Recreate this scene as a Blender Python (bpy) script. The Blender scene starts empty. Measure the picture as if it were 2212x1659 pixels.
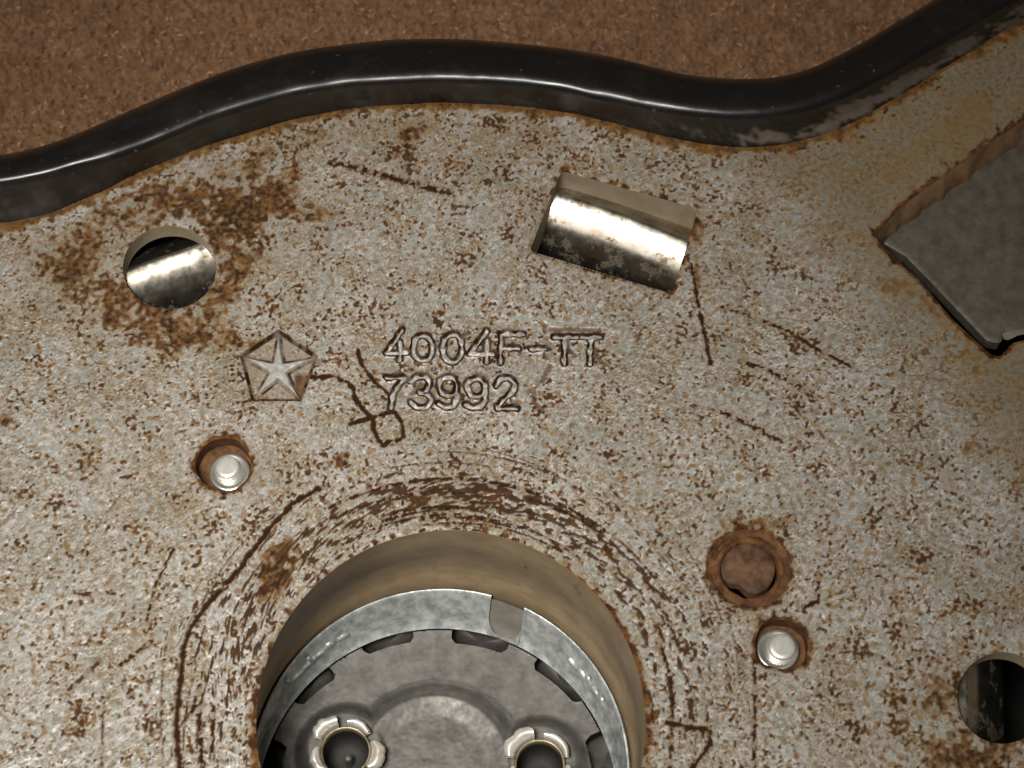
import bpy, math, random
import numpy as np

R = math.radians
rng = np.random.default_rng(7)
random.seed(7)
SC = bpy.context.scene
COL = SC.collection

# ------------------------------------------------------------------ camera
TILT, HFOV, DIST = R(25.0), R(29.0), 0.198
cam_d = bpy.data.cameras.new('camera')
cam_d.sensor_fit = 'HORIZONTAL'
cam_d.angle = HFOV
cam_d.clip_start, cam_d.clip_end = 0.005, 10.0
cam = bpy.data.objects.new('camera', cam_d)
CAM = np.array([0.0, -DIST * math.sin(TILT), DIST * math.cos(TILT)])
cam.location = CAM
cam.rotation_euler = (TILT, 0, 0)
COL.objects.link(cam)
SC.camera = cam
cam_d.dof.use_dof = True
cam_d.dof.focus_distance = 0.197
cam_d.dof.aperture_fstop = 60

# ------------------------------------------------------------------ world, lamps, exposure
W = bpy.data.worlds.new('World')
SC.world = W
W.use_nodes = True
W.node_tree.nodes['Background'].inputs[0].default_value = (1.0, 0.9, 0.78, 1)
W.node_tree.nodes['Background'].inputs[1].default_value = 0.06


def lamp(name, loc, target, size, energy, color, spread):
    d = bpy.data.lights.new(name, 'AREA')
    d.shape = 'DISK'
    d.size = size
    d.energy = energy
    d.color = color
    d.spread = spread
    o = bpy.data.objects.new(name, d)
    o.location = loc
    v = np.array(target) - np.array(loc)
    yaw = math.atan2(v[0], -v[1])
    import mathutils
    o.rotation_euler = mathutils.Vector(v).to_track_quat('-Z', 'Y').to_euler()
    COL.objects.link(o)
    return o


lamp('desk_lamp_light', (-0.050, -0.085, 0.25), (-0.024, -0.014, 0), 0.074, 0.118, (1.0, 0.965, 0.905), R(56))
lamp('room_light', (-0.5, -0.75, 1.1), (0, 0, 0), 0.6, 2.0, (1.0, 0.945, 0.87), R(170))
SC.view_settings.view_transform = 'Standard'
SC.view_settings.look = 'None'
SC.view_settings.exposure = 0.0
SC.view_settings.gamma = 1.0
SC.cycles.filter_width = 1.45

# ------------------------------------------------------------------ measuring helpers
# Photograph coordinates (2212 x 1659) are turned into points on a level plane at height z.
TW, TH = 2212.0, 1659.0
TU = 2 * DIST * math.tan(HFOV / 2) / TW          # metres per photograph unit in the middle


def P(tx, ty, z=0.0):
    tx = np.asarray(tx, float)
    ty = np.asarray(ty, float)
    z = np.asarray(z, float)
    u = (tx / TW - .5) * 2 * math.tan(HFOV / 2)
    v = -(ty / TH - .5) * 2 * math.tan(HFOV / 2) * TH / TW
    c, s = math.cos(TILT), math.sin(TILT)
    dy, dz = v * c + s, v * s - c
    k = (z - CAM[2]) / dz
    return np.stack(np.broadcast_arrays(u * k + CAM[0], dy * k + CAM[1], z), -1)


def PL(pts, z=0.0):
    a = np.array(pts, float)
    return P(a[:, 0], a[:, 1], z)


def ell(cx, cy, rx, ry, n=72, rot=0.0, wob=0.0, seed=0):
    a = np.linspace(0, 2 * np.pi, n, endpoint=False)
    r = np.ones(n)
    if wob:
        g = np.random.default_rng(seed)
        for k in range(2, 7):
            r += wob / k * np.cos(k * a + g.uniform(0, 6.28)) * g.uniform(.5, 1.2)
    x, y = rx * r * np.cos(a), ry * r * np.sin(a)
    return np.stack([cx + x * math.cos(rot) - y * math.sin(rot), cy + x * math.sin(rot) + y * math.cos(rot)], -1)


def smooth_curve(pts, n, sig=0.0):
    p = np.array(pts, float)
    d = np.r_[0, np.cumsum(np.hypot(*np.diff(p, axis=0).T))]
    s = np.linspace(0, d[-1], 600)
    q = np.stack([np.interp(s, d, p[:, 0]), np.interp(s, d, p[:, 1])], -1)
    if sig:
        k = np.exp(-.5 * (np.arange(-60, 61) / sig) ** 2)
        k /= k.sum()
        qq = np.pad(q, ((60, 60), (0, 0)), mode='reflect', reflect_type='odd')
        q = np.stack([np.convolve(qq[:, i], k, 'valid') for i in (0, 1)], -1)
    i = np.linspace(0, 599, n)
    return np.stack([np.interp(i, np.arange(600), q[:, j]) for j in (0, 1)], -1)


def round_poly(pts, r, n=6):
    """polygon with rounded corners (photograph units)"""
    p = np.array(pts, float)
    out = []
    m = len(p)
    rr = r if hasattr(r, '__len__') else [r] * m
    for i in range(m):
        a, b, c = p[i - 1], p[i], p[(i + 1) % m]
        ab, cb = (a - b), (c - b)
        la, lc = np.hypot(*ab), np.hypot(*cb)
        q = min(rr[i], la * .45, lc * .45)
        s, e = b + ab / la * q, b + cb / lc * q
        for t in np.linspace(0, 1, n):
            out.append((1 - t) ** 2 * s + 2 * t * (1 - t) * b + t * t * e)
    return np.array(out)


def dense(poly, step):
    p = np.array(poly, float)
    out = []
    for i in range(len(p)):
        a, b = p[i], p[(i + 1) % len(p)]
        n = max(1, int(np.hypot(*(b - a)[:2]) / step))
        for k in range(n):
            out.append(a + (b - a) * k / n)
    return np.array(out)


# ------------------------------------------------------------------ noise
def band_noise(n, wl, bw=.5, seed=0, aniso=1.0):
    g = np.random.default_rng(seed)
    f = np.fft.rfft2(g.standard_normal((n, n)).astype(np.float32))
    ky = np.fft.fftfreq(n)[:, None]
    kx = np.fft.rfftfreq(n)[None, :] * aniso
    k = np.sqrt(kx * kx + ky * ky) + 1e-9
    f *= np.exp(-(np.log(k * wl) / bw) ** 2)
    a = np.fft.irfft2(f, s=(n, n)).astype(np.float32)
    return a / a.std()


def samp(N, u, v):
    n = N.shape[0]
    u = np.mod(u, n)
    v = np.mod(v, n)
    i, j = np.floor(u).astype(np.int32), np.floor(v).astype(np.int32)
    fu, fv = (u - i).astype(np.float32), (v - j).astype(np.float32)
    i %= n
    j %= n
    i1, j1 = (i + 1) % n, (j + 1) % n
    return (N[j, i] * (1 - fu) + N[j, i1] * fu) * (1 - fv) + (N[j1, i] * (1 - fu) + N[j1, i1] * fu) * fv


NF = band_noise(2048, 8, .45, 1)        # fine: 8 cells to a wave
NG = band_noise(2048, 8, .55, 2)
NB = band_noise(1024, 32, .9, 3)        # broad, many octaves
NS = band_noise(1024, 8, .5, 4, aniso=.22)  # streaks along x
NH = band_noise(1024, 16, 1.1, 5)


def noise(N, X, Y, wl, cells, ox=0.0, oy=0.0):
    return samp(N, X / wl * cells + ox, Y / wl * cells + oy)


def sst(a, b, x):
    t = np.clip((x - a) / (b - a), 0, 1)
    return t * t * (3 - 2 * t)


# ------------------------------------------------------------------ distances
def seg_near(poly, X, Y, closed=True):
    best = np.full(X.shape, 1e9)
    NX, NY = np.zeros_like(X), np.zeros_like(X)
    inside = np.zeros(X.shape, bool)
    n = len(poly)
    for i in range(n if closed else n - 1):
        ax, ay = poly[i][0], poly[i][1]
        bx, by = poly[(i + 1) % n][0], poly[(i + 1) % n][1]
        dx, dy = bx - ax, by - ay
        t = np.clip(((X - ax) * dx + (Y - ay) * dy) / (dx * dx + dy * dy + 1e-20), 0, 1)
        qx, qy = ax + t * dx, ay + t * dy
        d = (X - qx) ** 2 + (Y - qy) ** 2
        m = d < best
        best = np.where(m, d, best)
        NX = np.where(m, qx, NX)
        NY = np.where(m, qy, NY)
        if closed:
            c = ((ay > Y) != (by > Y)) & (X < (bx - ax) * (Y - ay) / (by - ay + 1e-20) + ax)
            inside ^= c
    d = np.sqrt(best)
    return np.where(inside, -d, d), NX, NY


def line_dist(out, pts, xs, ys, width, X, Y):
    """lower `out` to the distance from an open line, worked only near it"""
    p = np.array(pts)
    x0, x1 = p[:, 0].min() - width, p[:, 0].max() + width
    y0, y1 = p[:, 1].min() - width, p[:, 1].max() + width
    i0, i1 = np.searchsorted(xs, [x0, x1])
    j0, j1 = np.searchsorted(ys, [y0, y1])
    if i1 <= i0 or j1 <= j0:
        return
    d, _, _ = seg_near(p, X[j0:j1, i0:i1], Y[j0:j1, i0:i1], False)
    out[j0:j1, i0:i1] = np.minimum(out[j0:j1, i0:i1], d)


# ------------------------------------------------------------------ mesh helpers
def mesh_obj(name, V, F, mat=None, parent=None, smooth=True, attr=None, normals=None):
    V = np.asarray(V, np.float32).reshape(-1, 3)
    me = bpy.data.meshes.new(name)
    if isinstance(F, np.ndarray):
        k = F.shape[1]
        me.vertices.add(len(V))
        me.vertices.foreach_set('co', V.ravel())
        me.loops.add(F.size)
        me.loops.foreach_set('vertex_index', F.astype(np.int32).ravel())
        me.polygons.add(len(F))
        me.polygons.foreach_set('loop_start', np.arange(0, F.size, k, dtype=np.int32))
        me.update(calc_edges=True)
    else:
        me.from_pydata([tuple(v) for v in V], [], F)
    me.polygons.foreach_set('use_smooth', np.full(len(me.polygons), smooth))
    if attr is not None:
        a = me.attributes.new('wear', 'FLOAT_COLOR', 'POINT')
        a.data.foreach_set('color', np.asarray(attr, np.float32).ravel())
    if normals is not None:
        me.normals_split_custom_set_from_vertices(normals.astype(np.float32))
    if mat:
        me.materials.append(mat)
    o = bpy.data.objects.new(name, me)
    COL.objects.link(o)
    if parent:
        o.parent = parent
    return o


def loft(name, rings, mat, parent=None, closed=True, smooth=True, cap=False, sharp=None):
    """skin a stack of equal-length point rings"""
    A = np.array(rings, float)
    m, n = A.shape[:2]
    V = A.reshape(-1, 3)
    idx = np.arange(m * n).reshape(m, n)
    nx = np.roll(idx, -1, 1) if closed else None
    if closed:
        q = np.stack([idx[:-1], nx[:-1], nx[1:], idx[1:]], -1).reshape(-1, 4)
    else:
        q = np.stack([idx[:-1, :-1], idx[:-1, 1:], idx[1:, 1:], idx[1:, :-1]], -1).reshape(-1, 4)
    if cap:
        c = len(V)
        V = np.vstack([V, A[-1].mean(0)])
        F = q.tolist() + [[int(idx[-1, i]), int(idx[-1, (i + 1) % n]), c] for i in range(n)]
        o = mesh_obj(name, V, F, mat, parent, smooth)
    else:
        o = mesh_obj(name, V, q, mat, parent, smooth)
    if sharp:
        o.data.set_sharp_from_angle(angle=sharp)
    return o


def sheet_mesh(xs, ys, Z, holes, outer=None, tol=.72):
    """height field over a grid with holes; edge vertices are pulled onto the outlines"""
    X, Y = np.meshgrid(xs, ys)
    X, Y = X.copy(), Y.copy()
    gx, gy = np.gradient(xs)[None, :], np.gradient(ys)[:, None]
    cell = np.minimum(np.broadcast_to(gx, X.shape), np.broadcast_to(gy, X.shape))
    keep = np.ones(X.shape, bool)
    for poly, inv in [(h, False) for h in holes] + ([(outer, True)] if outer is not None else []):
        p = np.array(poly)
        m = 4 * cell.max() if inv else 6e-4
        if inv:
            i0, i1, j0, j1 = 0, len(xs), 0, len(ys)
        else:
            i0, i1 = np.searchsorted(xs, [p[:, 0].min() - m, p[:, 0].max() + m])
            j0, j1 = np.searchsorted(ys, [p[:, 1].min() - m, p[:, 1].max() + m])
        if i1 <= i0 or j1 <= j0:
            continue
        w = (slice(j0, j1), slice(i0, i1))
        d, nx, ny = seg_near(p, X[w], Y[w])
        if inv:
            d = -d
        near = np.abs(d) < tol * cell[w]
        X[w] = np.where(near, nx, X[w])
        Y[w] = np.where(near, ny, Y[w])
        keep[w] &= (d > 0) | near
    return X, Y, keep


def grid_faces(keep):
    n = np.arange(keep.size).reshape(keep.shape)
    k = keep[:-1, :-1] & keep[1:, :-1] & keep[:-1, 1:] & keep[1:, 1:]
    q = np.stack([n[:-1, :-1], n[:-1, 1:], n[1:, 1:], n[1:, :-1]], -1)
    return q, k


# ------------------------------------------------------------------ materials
def newmat(name):
    m = bpy.data.materials.new(name)
    m.use_nodes = True
    nt = m.node_tree
    b = nt.nodes['Principled BSDF']
    return m, nt, b


def N(nt, kind, **kw):
    n = nt.nodes.new(kind)
    for k, v in kw.items():
        if k.startswith('i_'):
            n.inputs[k[2:].replace('_', ' ')].default_value = v
        else:
            setattr(n, k, v)
    return n


def tex(nt, scale, detail=4, rough=.6, coord=None, dist=0.0):
    if coord is None:
        coord = N(nt, 'ShaderNodeTexCoord').outputs['Object']
    n = N(nt, 'ShaderNodeTexNoise')
    n.inputs['Scale'].default_value = scale
    n.inputs['Detail'].default_value = detail
    n.inputs['Roughness'].default_value = rough
    n.inputs['Distortion'].default_value = dist
    nt.links.new(coord, n.inputs['Vector'])
    return n.outputs['Fac']


def ramp(nt, fac, stops):
    r = N(nt, 'ShaderNodeValToRGB')
    e = r.color_ramp.elements
    while len(e) < len(stops):
        e.new(.5)
    for el, (p, c) in zip(e, stops):
        el.position = p
        el.color = c if len(c) == 4 else (*c, 1)
    nt.links.new(fac, r.inputs['Fac'])
    return r.outputs['Color']


def mix(nt, fac, a, b, mode='MIX'):
    m = N(nt, 'ShaderNodeMix', data_type='RGBA', blend_type=mode)
    for i, v in ((0, fac), (6, a), (7, b)):
        if hasattr(v, 'links') or hasattr(v, 'is_linked'):
            nt.links.new(v, m.inputs[i])
        else:
            m.inputs[i].default_value = v if i == 0 else (*v, 1)[:4]
    return m.outputs[2]


def math_(nt, op, a, b=0.0, clamp=False):
    m = N(nt, 'ShaderNodeMath', operation=op, use_clamp=clamp)
    for i, v in ((0, a), (1, b)):
        if isinstance(v, (int, float)):
            m.inputs[i].default_value = v
        else:
            nt.links.new(v, m.inputs[i])
    return m.outputs[0]


def bump(nt, b, h, strength, dist):
    n = N(nt, 'ShaderNodeBump')
    n.inputs['Strength'].default_value = strength
    n.inputs['Distance'].default_value = dist
    nt.links.new(h, n.inputs['Height'])
    nt.links.new(n.outputs[0], b.inputs['Normal'])


def plate_material():
    m, nt, b = newmat('corroded_zinc_steel')
    at = N(nt, 'ShaderNodeAttribute', attribute_name='wear')
    sep = N(nt, 'ShaderNodeSeparateColor')
    nt.links.new(at.outputs['Color'], sep.inputs[0])
    rust, tone, grime = sep.outputs
    shine = at.outputs['Alpha']
    zinc = ramp(nt, tone, [(0.0, (.040, .028, .014)), (.26, (.125, .098, .060)), (.46, (.205, .192, .166)), (.68, (.305, .297, .290)), (1.0, (.50, .495, .49))])
    hue = tex(nt, 520, 3, .6)
    zinc = mix(nt, math_(nt, 'MULTIPLY', hue, .55), zinc, mix(nt, 1.0, zinc, (.90, .90, .73), 'MULTIPLY'))
    dirt = mix(nt, tex(nt, 900, 3, .6), (.190, .112, .034), (.105, .055, .015))
    rn = tex(nt, 700, 5, .65)
    rcol = ramp(nt, rn, [(.25, (.018, .008, .004)), (.45, (.050, .021, .009)), (.60, (.115, .052, .015)), (.78, (.24, .115, .032))])
    c = mix(nt, grime, zinc, dirt)
    deep = math_(nt, 'SUBTRACT', 1.0, math_(nt, 'MULTIPLY', shine, 1 / .35), True)
    rcol = mix(nt, deep, rcol, mix(nt, rn, (.012, .005, .0022), (.038, .0155, .0055)))
    c = mix(nt, rust, c, rcol)
    nt.links.new(c, b.inputs['Base Color'])
    dull = math_(nt, 'MAXIMUM', rust, grime)
    met = math_(nt, 'MULTIPLY', math_(nt, 'MULTIPLY', math_(nt, 'SUBTRACT', 1.0, dull), shine), .6)
    nt.links.new(met, b.inputs['Metallic'])
    nt.links.new(math_(nt, 'MULTIPLY_ADD', dull, .35) if False else math_(nt, 'ADD', math_(nt, 'MULTIPLY', dull, .35), .42), b.inputs['Roughness'])
    nt.links.new(math_(nt, 'SUBTRACT', .38, math_(nt, 'MULTIPLY', dull, .34)), b.inputs['Specular IOR Level'])
    bump(nt, b, tex(nt, 2600, 4, .7), .35, .00006)
    return m


def simple(name, c1, c2, scale, rough, metal, bstr=.2, bscale=None, bdist=.00005, spec=.5, r2=None, detail=4, lo=.35, hi=.65):
    m, nt, b = newmat(name)
    f = tex(nt, scale, detail, .62)
    nt.links.new(ramp(nt, f, [(lo, c1), (hi, c2)]), b.inputs['Base Color'])
    b.inputs['Metallic'].default_value = metal
    b.inputs['Specular IOR Level'].default_value = spec
    if r2 is None:
        b.inputs['Roughness'].default_value = rough
    else:
        nt.links.new(ramp(nt, tex(nt, scale * 1.7, 4, .6), [(.35, (rough,) * 3), (.65, (r2,) * 3)]), b.inputs['Roughness'])
    if bstr:
        bump(nt, b, tex(nt, bscale or scale * 2, 4, .65), bstr, bdist)
    return m


M_PLATE = plate_material()
M_TRIM, nt, b = newmat('black_glossy_enamel')
_scuff = N(nt, 'ShaderNodeAttribute', attribute_name='wear')
_s = N(nt, 'ShaderNodeSeparateColor')
nt.links.new(_scuff.outputs['Color'], _s.inputs[0])
_c = mix(nt, _s.outputs[1], (.0055, .0052, .005), (.019, .0145, .011))
_c = mix(nt, ramp(nt, tex(nt, 1100, 2, .5), [(.70, (0, 0, 0)), (.76, (.8, .8, .8))]), _c, (.07, .06, .05))
_c = mix(nt, ramp(nt, tex(nt, 120, 5, .7), [(.50, (0, 0, 0)), (.72, (.55, .55, .55))]), _c, (.024, .019, .015))
_c = mix(nt, _s.outputs[0], _c, mix(nt, tex(nt, 700, 4, .6), (.035, .027, .021), (.15, .12, .098)))
nt.links.new(_c, b.inputs['Base Color'])
nt.links.new(math_(nt, 'ADD', math_(nt, 'ADD', .15, math_(nt, 'MULTIPLY', tex(nt, 210, 5, .7), .34)), math_(nt, 'MULTIPLY', math_(nt, 'MAXIMUM', _s.outputs[0], _s.outputs[1]), .3)), b.inputs['Roughness'])
b.inputs['Specular IOR Level'].default_value = .5
bump(nt, b, tex(nt, 900, 4, .6), .12, .00006)

M_WALL = simple('olive_lacquered_edge', (.23, .18, .115), (.32, .26, .18), 260, .6, .15, .25, 1400)
M_WALLTAN = simple('tan_lacquered_wall', (.235, .17, .095), (.33, .245, .145), 300, .55, .15, .2, 1500)
nt = M_WALLTAN.node_tree
_b = nt.nodes['Principled BSDF']
_tc = N(nt, 'ShaderNodeTexCoord')
_mp = N(nt, 'ShaderNodeMapping')
_mp.inputs['Scale'].default_value = (45, 45, 1500)
nt.links.new(_tc.outputs['Object'], _mp.inputs['Vector'])
_ln = tex(nt, 1.0, 4, .7, _mp.outputs[0])
_old = _b.inputs['Base Color'].links[0].from_socket
_c = mix(nt, ramp(nt, _ln, [(.52, (0, 0, 0)), (.70, (.42, .42, .42))]), _old, (.13, .085, .045))
_c = mix(nt, ramp(nt, tex(nt, 420, 5, .7), [(.63, (0, 0, 0)), (.72, (.8, .8, .8))]), _c, (.085, .045, .02))
nt.links.new(_c, _b.inputs['Base Color'])
bump(nt, _b, _ln, .3, .00008)
M_STRIP = simple('rust_stained_strip', (.12, .060, .027), (.22, .14, .075), 380, .65, .1, .4, 1300, .00008, .3)
M_RUSTWALL = simple('rusty_edge', (.042, .019, .009), (.115, .054, .025), 800, .75, 0, .6, 1500, .0001, .25)
M_RUST = simple('brown_rust', (.038, .016, .007), (.145, .066, .025), 600, .8, 0, .7, 1400, .00012, .2)
M_RUSTDISC = simple('flat_brown_rust', (.045, .022, .011), (.125, .066, .034), 700, .75, 0, .4, 1200, .00008, .25)
M_CHROME = simple('worn_chrome', (.48, .455, .405), (.27, .235, .18), 500,   .16, .95, .09, 1500, .00003, .5, r2=.23)
nt = M_CHROME.node_tree
_b = nt.nodes['Principled BSDF']
_co = ramp(nt, tex(nt, 420, 6, .72), [(.56, (0, 0, 0)), (.64, (1, 1, 1))])
_old = _b.inputs['Base Color'].links[0].from_socket
nt.links.new(mix(nt, _co, _old, mix(nt, tex(nt, 900, 3, .6), (.14, .085, .040), (.05, .03, .016))), _b.inputs['Base Color'])
nt.links.new(math_(nt, 'SUBTRACT', .97, math_(nt, 'MULTIPLY', _co, .65)), _b.inputs['Metallic'])
M_PIN = simple('bright_tin', (.48, .465, .42), (.66, .645, .60), 700, .34, .55, .3, 1100)
M_WASHER = simple('tin_washer', (.36, .34, .30), (.52, .50, .46), 380, .30, .8, .1, 1200)
M_ZINC = simple('bluish_zinc', (.38, .42, .42), (.80, .84, .83), 800, .34, .7, .45, 1300, .00010, .5, r2=.5)
M_BASE = simple('dull_grey_steel', (.078, .073, .067), (.138, .130, .120), 620, .46, .5, .2, 1300, .00005, .4, r2=.6)
M_NOTCH = simple('tarnished_tan', (.19, .175, .15), (.26, .24, .21), 500, .5, .3, .2, 1300)
M_PANEL = simple('shaded_brown_steel', (.064, .054, .043), (.105, .090, .072), 700, .5, .25, .3, 1800, .00006, .35)
M_BRASS = simple('tinned_brass', (.62, .58, .48), (.88, .86, .80), 500, .30, .6, .25, 1200)
M_BRASSDULL = simple('tarnished_brass', (.17, .12, .062), (.34, .28, .19), 700, .42, .7, .2, 1200)
M_DARK = simple('black_shell', (.006, .005, .004), (.012, .010, .008), 300, .7, 0, 0)
M_SLOTIN = simple('slot_lining', (.010, .008, .006), (.028, .021, .017), 900, .5, .3, .2, 1500)

# ------------------------------------------------------------------ outlines read off the photograph
OUT = [(-170, 352), (-80, 345), (0, 337), (69, 323), (139, 302), (208, 271), (278, 240), (347, 210), (417, 181), (486, 153), (556, 132), (625, 113), (694, 102),
       (768, 93), (835, 86), (899, 83), (1011, 84), (1122, 94), (1234, 106), (1346, 127), (1420, 148), (1481, 163), (1547, 169), (1613, 172), (1663, 170),
       (1729, 159), (1779, 137), (1845, 103), (1911, 63), (1977, 24), (2040, -14), (2130, -75), (2230, -140), (2330, -205)]
RID = [(-170, 420), (-80, 413), (0, 403), (87, 387), (174, 364), (243, 345), (312, 319), (382, 290), (469, 255), (556, 226), (660, 201), (768, 186),
       (862, 179), (1011, 178), (1160, 187), (1308, 216), (1420, 240), (1500, 253), (1560, 258), (1640, 258), (1720, 248), (1800, 223), (1911, 168), (2043, 90),
       (2130, 38), (2212, -8), (2330, -80), (2430, -142)]
INN = [(-170, 500), (-80, 494), (0, 486), (52, 481), (139, 455), (208, 424), (278, 384), (347, 352), (417, 328), (521, 293), (625, 262), (713, 244),
       (825, 228), (974, 223), (1122, 231), (1234, 246), (1346, 273), (1457, 305), (1536, 319), (1590, 325), (1646, 324), (1745, 308), (1828, 278),
       (1911, 231), (2010, 169), (2109, 106), (2212, 43), (2330, -32), (2460, -112)]
NB_ = 560
cO, cR, cI = (smooth_curve(c, NB_, 9) for c in (OUT, RID, INN))

HOLE_L = ell(366, 577, 101, 90)
HOLE_R = ell(2166, 1507, 98, 99)
HOLE_C = ell(974, 1566, 421, 421, 160)
PIN_A = round_poly([(462, 948), (505, 944), (533, 968), (544, 1005), (534, 1035), (498, 1064), (470, 1060), (440, 1045), (424, 1022), (420, 1000), (436, 965)], 16, 4)
PIN_B = round_poly([(1668, 1337), (1712, 1340), (1742, 1365), (1747, 1400), (1738, 1428), (1722, 1442), (1690, 1446), (1655, 1436), (1634, 1425), (1631, 1385), (1642, 1350)], 14, 4)
RIVET = ell(1620, 1228, 88, 85, 72, 0, .03, 5)
SLOT_M = round_poly([(1212, 368), (1508, 450), (1452, 634), (1144, 541)], [16, 16, 12, 10])
SLOT_R = round_poly([(1889, 508), (1949, 442), (2053, 367), (2143, 304), (2300, 195), (2400, 900), (2290, 735), (2212, 734), (2186, 741), (2160, 770), (2140, 766), (2060, 692), (1989, 608), (1905, 532)],
                    [12, 5, 5, 5, 5, 5, 5, 5, 12, 20, 12, 6, 14, 10])

holes = {'left': PL(HOLE_L), 'right': PL(HOLE_R), 'centre': PL(HOLE_C), 'pin_a': PL(PIN_A), 'pin_b': PL(PIN_B), 'rivet': PL(RIVET), 'slot_m': PL(SLOT_M),
         'slot_r': PL(SLOT_R)}

# ------------------------------------------------------------------ the plate: one pressed sheet as a height field
MMX0, MMX1 = -0.068, 0.068
step = 1.2e-4
e_bot, e_top = P(1106, 1700)[1], P(1106, -40)[1]
x0, y0, y1 = P(490, 700)[0], P(600, 905)[1], P(600, 685)[1]
x1 = P(1312, 800)[0]


def axis(lo, hi, a, b, coarse, fine):
    return np.r_[np.arange(lo, a, coarse), np.arange(a, b, fine), np.arange(b, hi + coarse, coarse)]


xs = np.r_[np.arange(-0.072, -0.0575, 5e-4), axis(-0.0575, 0.0575, x0, x1, step, 6e-5), np.arange(0.0582, 0.072, 5e-4)]
ys = np.r_[np.arange(-0.058, e_bot, 5e-4), axis(e_bot, e_top, y0, y1, step, 6e-5)]
X, Y = np.meshgrid(xs, ys)
# photograph coordinates of every vertex (for placing the wear that was read off the photograph)
c_, s_ = math.cos(TILT), math.sin(TILT)
_dy, _dz = Y - CAM[1], -CAM[2]
_depth = -(_dy * -s_ * -1 * -1 + 0) if False else (_dy * s_ * -1 + CAM[2] * c_ + 0)
# camera axes: right=(1,0,0) up=(0,c,s) forward=(0,s,-c)
_f = _dy * s_ + CAM[2] * c_
_u = X / _f
_v = (_dy * c_ - CAM[2] * s_) / _f
TX = (_u / (2 * math.tan(HFOV / 2)) + .5) * TW
TY = (-_v / (2 * math.tan(HFOV / 2) * TH / TW) + .5) * TH
mm = 1e-3

fine = noise(NF, X, Y, .88 * mm, 8)
fine2 = noise(NG, X, Y, 1.35 * mm, 8, 300, 120)
small = noise(NF, X, Y, .52 * mm, 8, 1700, 90)
mid = noise(NH, X, Y, 2.6 * mm, 16)
broad = noise(NB, X, Y, 18 * mm, 32, 77, 40)
broad2 = noise(NB, X, Y, 9 * mm, 32, 500, 600)
spots = noise(NG, X, Y, .98 * mm, 8, 900, 33)

wearv = .55 + .6 * sst(-1.2, 1.2, broad2 + .4 * mid)      # smooth worn areas and rougher ones
Z = (fine * .007 + fine2 * .010 + mid * .010 + small * .002) * mm * wearv
vein = (1 - sst(0, .55, np.abs(noise(NG, X, Y, 1.25 * mm, 8, 1900, 250) + .3 * small))) * sst(-.6, .8, noise(NF, X, Y, 2.4 * mm, 8, 610, 40))
sa = samp(NS, (X * .83 + Y * .56) / (1.0 * mm) * 8, (-X * .56 + Y * .83) / (.42 * mm) * 8)
sb = samp(NS, (X * .42 - Y * .91) / (1.0 * mm) * 8 + 200, (X * .91 + Y * .42) / (.42 * mm) * 8 + 55)
sc_ = samp(NS, (X * .99 + Y * .12) / (1.1 * mm) * 8 + 555, (-X * .12 + Y * .99) / (.42 * mm) * 8 + 855)
w1_, w2_ = sst(-.6, .6, fine2), sst(-.6, .6, noise(NH, X, Y, 2.0 * mm, 16, 70, 900))
stroke = (sa * w1_ + sb * (1 - w1_)) * w2_ + sc_ * (1 - w2_)
tone = .60 - .12 * vein * wearv + (.045 * fine + .05 * fine2 + .06 * small + .15 * stroke) * wearv + .06 * mid + .045 * broad
rust = np.zeros_like(X)
grime = np.zeros_like(X)
shine = np.full_like(X, .35)


def blob(cx, cy, rx, ry, amp, rot=0.0):
    dx, dy = TX - cx, TY - cy
    c, s = math.cos(rot), math.sin(rot)
    a, b_ = (dx * c + dy * s) / rx, (-dx * s + dy * c) / ry
    return amp * np.exp(-(a * a + b_ * b_))


# pitting: brown specks, denser towards the top, the right and round the openings
dens = (blob(900, 300, 900, 120, .55) + blob(1500, 420, 500, 220, .25) + blob(2000, 1500, 330, 330, .55) + blob(330, 640, 330, 180, .45)
        + blob(1900, 800, 400, 350, .15) + blob(974, 1150, 420, 130, .35) + blob(1250, 900, 700, 300, .12) + .06 * broad)
clus = noise(NB, X, Y, 6.5 * mm, 32, 640, 210)
FS = (.60 * spots + .45 * noise(NF, X, Y, .55 * mm, 8, 1234, 1500) + .34 * mid + .46 * clus) / .95
thr = 1.16 - .62 * dens
sp = sst(thr, thr + .38, FS)
rust = np.maximum(rust, .92 * sp)
Z -= sp * .035 * mm
grime = np.maximum(grime, .72 * sst(thr - .62, thr + .12, FS))
sp2 = sst(1.05 - .6 * dens, 1.9 - .6 * dens, .8 * noise(NF, X, Y, 1.3 * mm, 8, 55, 700) + .4 * mid - .3 * clus + .3 * small)
grime = np.maximum(grime, .5 * sp2)
wa = noise(NF, X, Y, 2.0 * mm, 8, 400, 1100)
wb = noise(NG, X, Y, 1.7 * mm, 8, 80, 1700)
wc_ = noise(NB, X, Y, 6 * mm, 32, 210, 45)
worm = (1 - sst(.10, .46, np.abs(wa + .25 * small))) * sst(.75, 1.5, wb + .45 * wc_ + .5 * dens)
worm2 = (1 - sst(.10, .48, np.abs(noise(NG, X, Y, 1.6 * mm, 8, 1600, 500) + .2 * small))) * sst(.6, 1.4, noise(NF, X, Y, 1.5 * mm, 8, 33, 999) - .3 * wc_ + .4 * dens)
grime = np.maximum(grime, .85 * worm2)
rust = np.maximum(rust, .85 * worm * sst(-.9, .6, mid))
Z -= (worm + worm2) * .02 * mm
Z += .008 * mm * stroke * wearv
hair = sst(1.45, 2.1, -stroke)
grime = np.maximum(grime, .8 * hair)
rust = np.maximum(rust, .7 * sst(1.9, 2.6, -stroke + .4 * clus))
tone += .13 * sst(1.1, 2.0, noise(NG, X, Y, .7 * mm, 8, 20, 1300))
shine *= 1 - .7 * np.maximum(worm, 0)
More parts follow.
